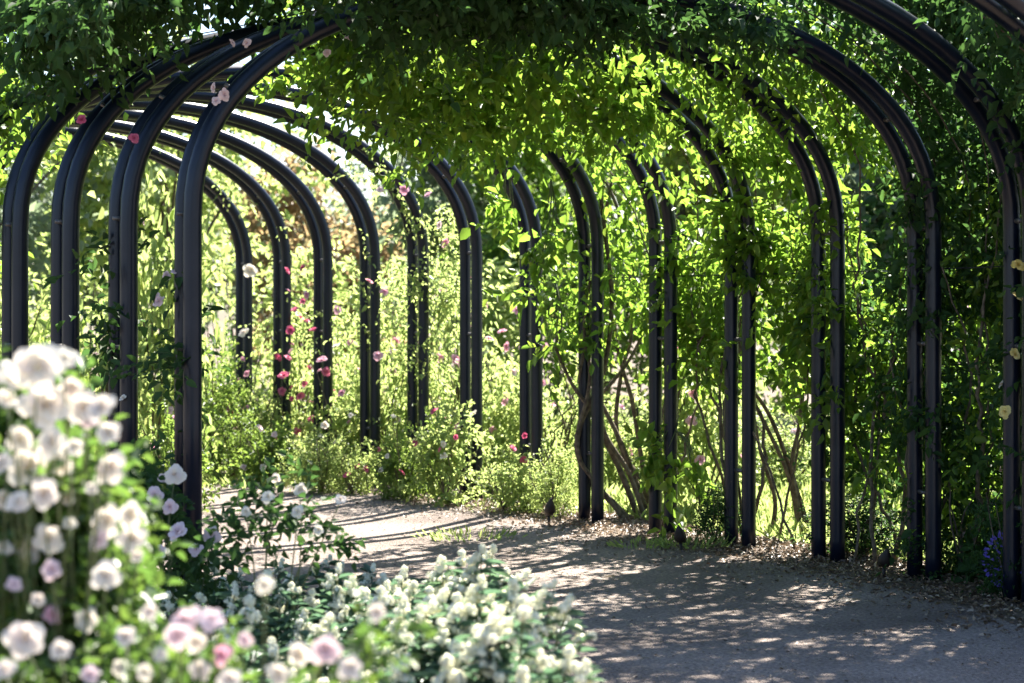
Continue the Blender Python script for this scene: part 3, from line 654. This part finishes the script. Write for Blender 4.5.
rosebush('blush_rose_bush', 170, 8.2, 'small rose bush with pale pink blooms left of the nearest left post foot', 'rose bush',
         [(155, 495, 17, 8.2, 'blush'), (170, 507, 15, 8.1, 'blush'), (175, 475, 20, 8.2, 'white'), (178, 531, 20, 8.1, 'blush'), (212, 535, 18, 8.3, 'blush'), (160, 552, 14, 8.1, 'blush'), (150, 520, 12, 8.3, 'blush'), (163, 478, 10, 8.4, 'blush'), (196, 550, 14, 8.2, 'blush')],
         [(150, 520, 36, 40, 8.4, .25, 80), (190, 560, 40, 30, 8.4, .3, 60), (135, 490, 14, 40, 8.6, .12, 40)], 'dark_leaf', leaf=.055)
rosebush('dark_leaved_rose', 272, 7.6, 'slender dark-leaved rose with white buds standing before the sunny path', 'rose bush',
         [(268, 497, 13, 7.6, 'white'), (300, 490, 14, 7.7, 'white'), (298, 512, 13, 7.5, 'white'), (246, 512, 10, 7.6, 'white'), (340, 500, 12, 7.5, 'white'), (276, 478, 9, 7.7, 'white'), (318, 530, 11, 7.6, 'white')],
         [(262, 490, 24, 18, 7.7, .12, 16), (285, 515, 42, 18, 7.7, .2, 26), (308, 480, 8, 14, 7.8, .06, 5), (240, 535, 46, 12, 7.7, .2, 26), (320, 542, 36, 10, 7.8, .2, 16)], 'dark_leaf', leaf=.046)

# ------------------------------------------------------------------ white valerian bed
def valerian(px, d, top, w, lab, group, nh=9, seed=0, big=1.0):
    r = np.random.default_rng(seed); c = np.array([(px-HX)*d/F, d, 0]); rt = thing('white_valerian', c, lab, 'flowering plant', group)
    ztop = H-(top-HY)*d/F; T = Tubes(); Pl, Dl = [], []; tips = []
    for i in range(nh+7):
        a = r.uniform(0, 6.28); q = w*math.sqrt(r.uniform(0, 1))*.5; hh = ztop*(r.uniform(.78, 1.0) if i < nh else r.uniform(.5, .85))*(1-.25*(q/(w*.5))**2)
        tip = np.array([math.cos(a)*q+.05, math.sin(a)*q, hh]); b = tip*np.array([.25, .25, 0])
        line = smooth_line([b, (b+tip)/2+np.array([0, 0, .04]), tip], 14); T.add(line, np.linspace(.0045, .002, 14), 5)
        for m in range(2, 13):
            f = line[m]; 
            for s in (0, 1, 2, 3):
                an = r.uniform(0, 6.28); Pl.append(f); Dl.append([math.cos(an), math.sin(an), r.uniform(-.1, .8)])
        if i < nh: tips.append(tip)
    T.build('stem', M['stem'], rt)
    P = np.array(Pl); D = np.array(Dl); n = len(P)
    link('foliage', leaf_mesh('foliage', P, D, np.tile([0, 0, 1.0], (n, 1))+r.normal(size=(n, 3))*.3, r.uniform(.05, .10, n), r.uniform(.014, .026, n), .3, .3), M['blue_leaf'], rt)
    for tip in tips:
        o = bpy.data.objects.new('flower_head', HEADS[int(r.integers(0, 3))]); COL.objects.link(o); o.parent = rt; o.location = tuple(tip+np.array([0, 0, .02]))
        o.rotation_euler = (r.uniform(-.3, .3), r.uniform(0, .75), r.uniform(-.6, .6)); s = r.uniform(.7, 1.25)*big; o.scale = (s*1.0, s*1.0, s*1.2)
rows = [('back row of the white valerian bed', [(150, 9.0, 560), (200, 9.0, 556), (250, 8.9, 556), (300, 8.8, 552), (350, 8.6, 556), (400, 8.3, 552), (442, 8.1, 556), (476, 7.9, 560)], 3),
        ('second row of the white valerian bed', [(170, 7.7, 578), (220, 7.6, 576), (268, 7.5, 572), (320, 7.4, 568), (372, 7.3, 562), (425, 7.3, 555), (462, 7.2, 540), (485, 7.1, 566)], 5),
        ('third row of the white valerian bed', [(205, 6.5, 612), (255, 6.5, 602), (310, 6.4, 600), (365, 6.4, 598), (420, 6.3, 588), (460, 6.3, 574), (496, 6.25, 556)], 7),
        ('front row of the white valerian bed', [(270, 5.7, 655), (325, 5.7, 650), (380, 5.6, 640), (432, 5.6, 622), (468, 5.6, 610), (506, 5.5, 604)], 10)]
sd = 0
for rn, items, nh in rows:
    for j, (x, d, top) in enumerate(items):
        sd += 1; last = j == len(items)-1
        lab = f'white-flowered valerian, {"rightmost" if last else ("leftmost" if j == 0 else ORD[j]+" from left")} in the {rn}'
        valerian(x, d, top, .42 if d > 6 else .36, lab, 'white valerian plants in the bed', (nh+3 if j > 3 and d < 7.5 else nh) if j > 1 else max(2, nh-4), sd, 1.0 if d > 7.5 else 1.25)

# ------------------------------------------------------------------ camera, light
cam = bpy.data.cameras.new('camera'); co = bpy.data.objects.new('camera', cam); COL.objects.link(co)
co.location = (0, 0, H); co.rotation_euler = (math.radians(90), 0, 0)
cam.sensor_width = 36; cam.lens = F*36/1024; cam.shift_y = -(341.5-HY)/1024; cam.clip_end = 600; cam.clip_start = .1
cam.dof.use_dof = True; cam.dof.focus_distance = 11.4; cam.dof.aperture_fstop = 3.0
SC.camera = co
EL, AZ = math.radians(50), math.radians(24)        # azimuth clockwise from straight ahead
w = bpy.data.worlds.new('World'); SC.world = w; w.use_nodes = True; nt = w.node_tree
bg = nt.nodes['Background']; sk = nt.nodes.new('ShaderNodeTexSky'); sk.sky_type = 'NISHITA'; sk.sun_disc = False
sk.sun_elevation = EL; sk.sun_rotation = AZ; sk.air_density = 1.2; sk.dust_density = 1.5
tn = nt.nodes.new('ShaderNodeMix'); tn.data_type = 'RGBA'; tn.blend_type = 'MULTIPLY'; tn.inputs[0].default_value = 1; tn.inputs[7].default_value = (.86, .97, 1.18, 1)
nt.links.new(sk.outputs[0], tn.inputs[6]); nt.links.new(tn.outputs[2], bg.inputs[0]); bg.inputs[1].default_value = .05
sl = bpy.data.lights.new('sun', 'SUN'); sl.energy = 5.0; sl.angle = math.radians(.6); sl.color = (1, .94, .85)
so = bpy.data.objects.new('sun', sl); COL.objects.link(so)
sd_ = Vector((math.sin(AZ)*math.cos(EL), math.cos(AZ)*math.cos(EL), math.sin(EL)))
so.rotation_mode = 'QUATERNION'; so.rotation_quaternion = sd_.to_track_quat('Z', 'Y')
SC.view_settings.view_transform = 'Standard'; SC.view_settings.look = 'None'; SC.view_settings.exposure = 2.5; SC.view_settings.gamma = 1
SC.cycles.max_bounces = 8; SC.cycles.transmission_bounces = 6; SC.cycles.diffuse_bounces = 4
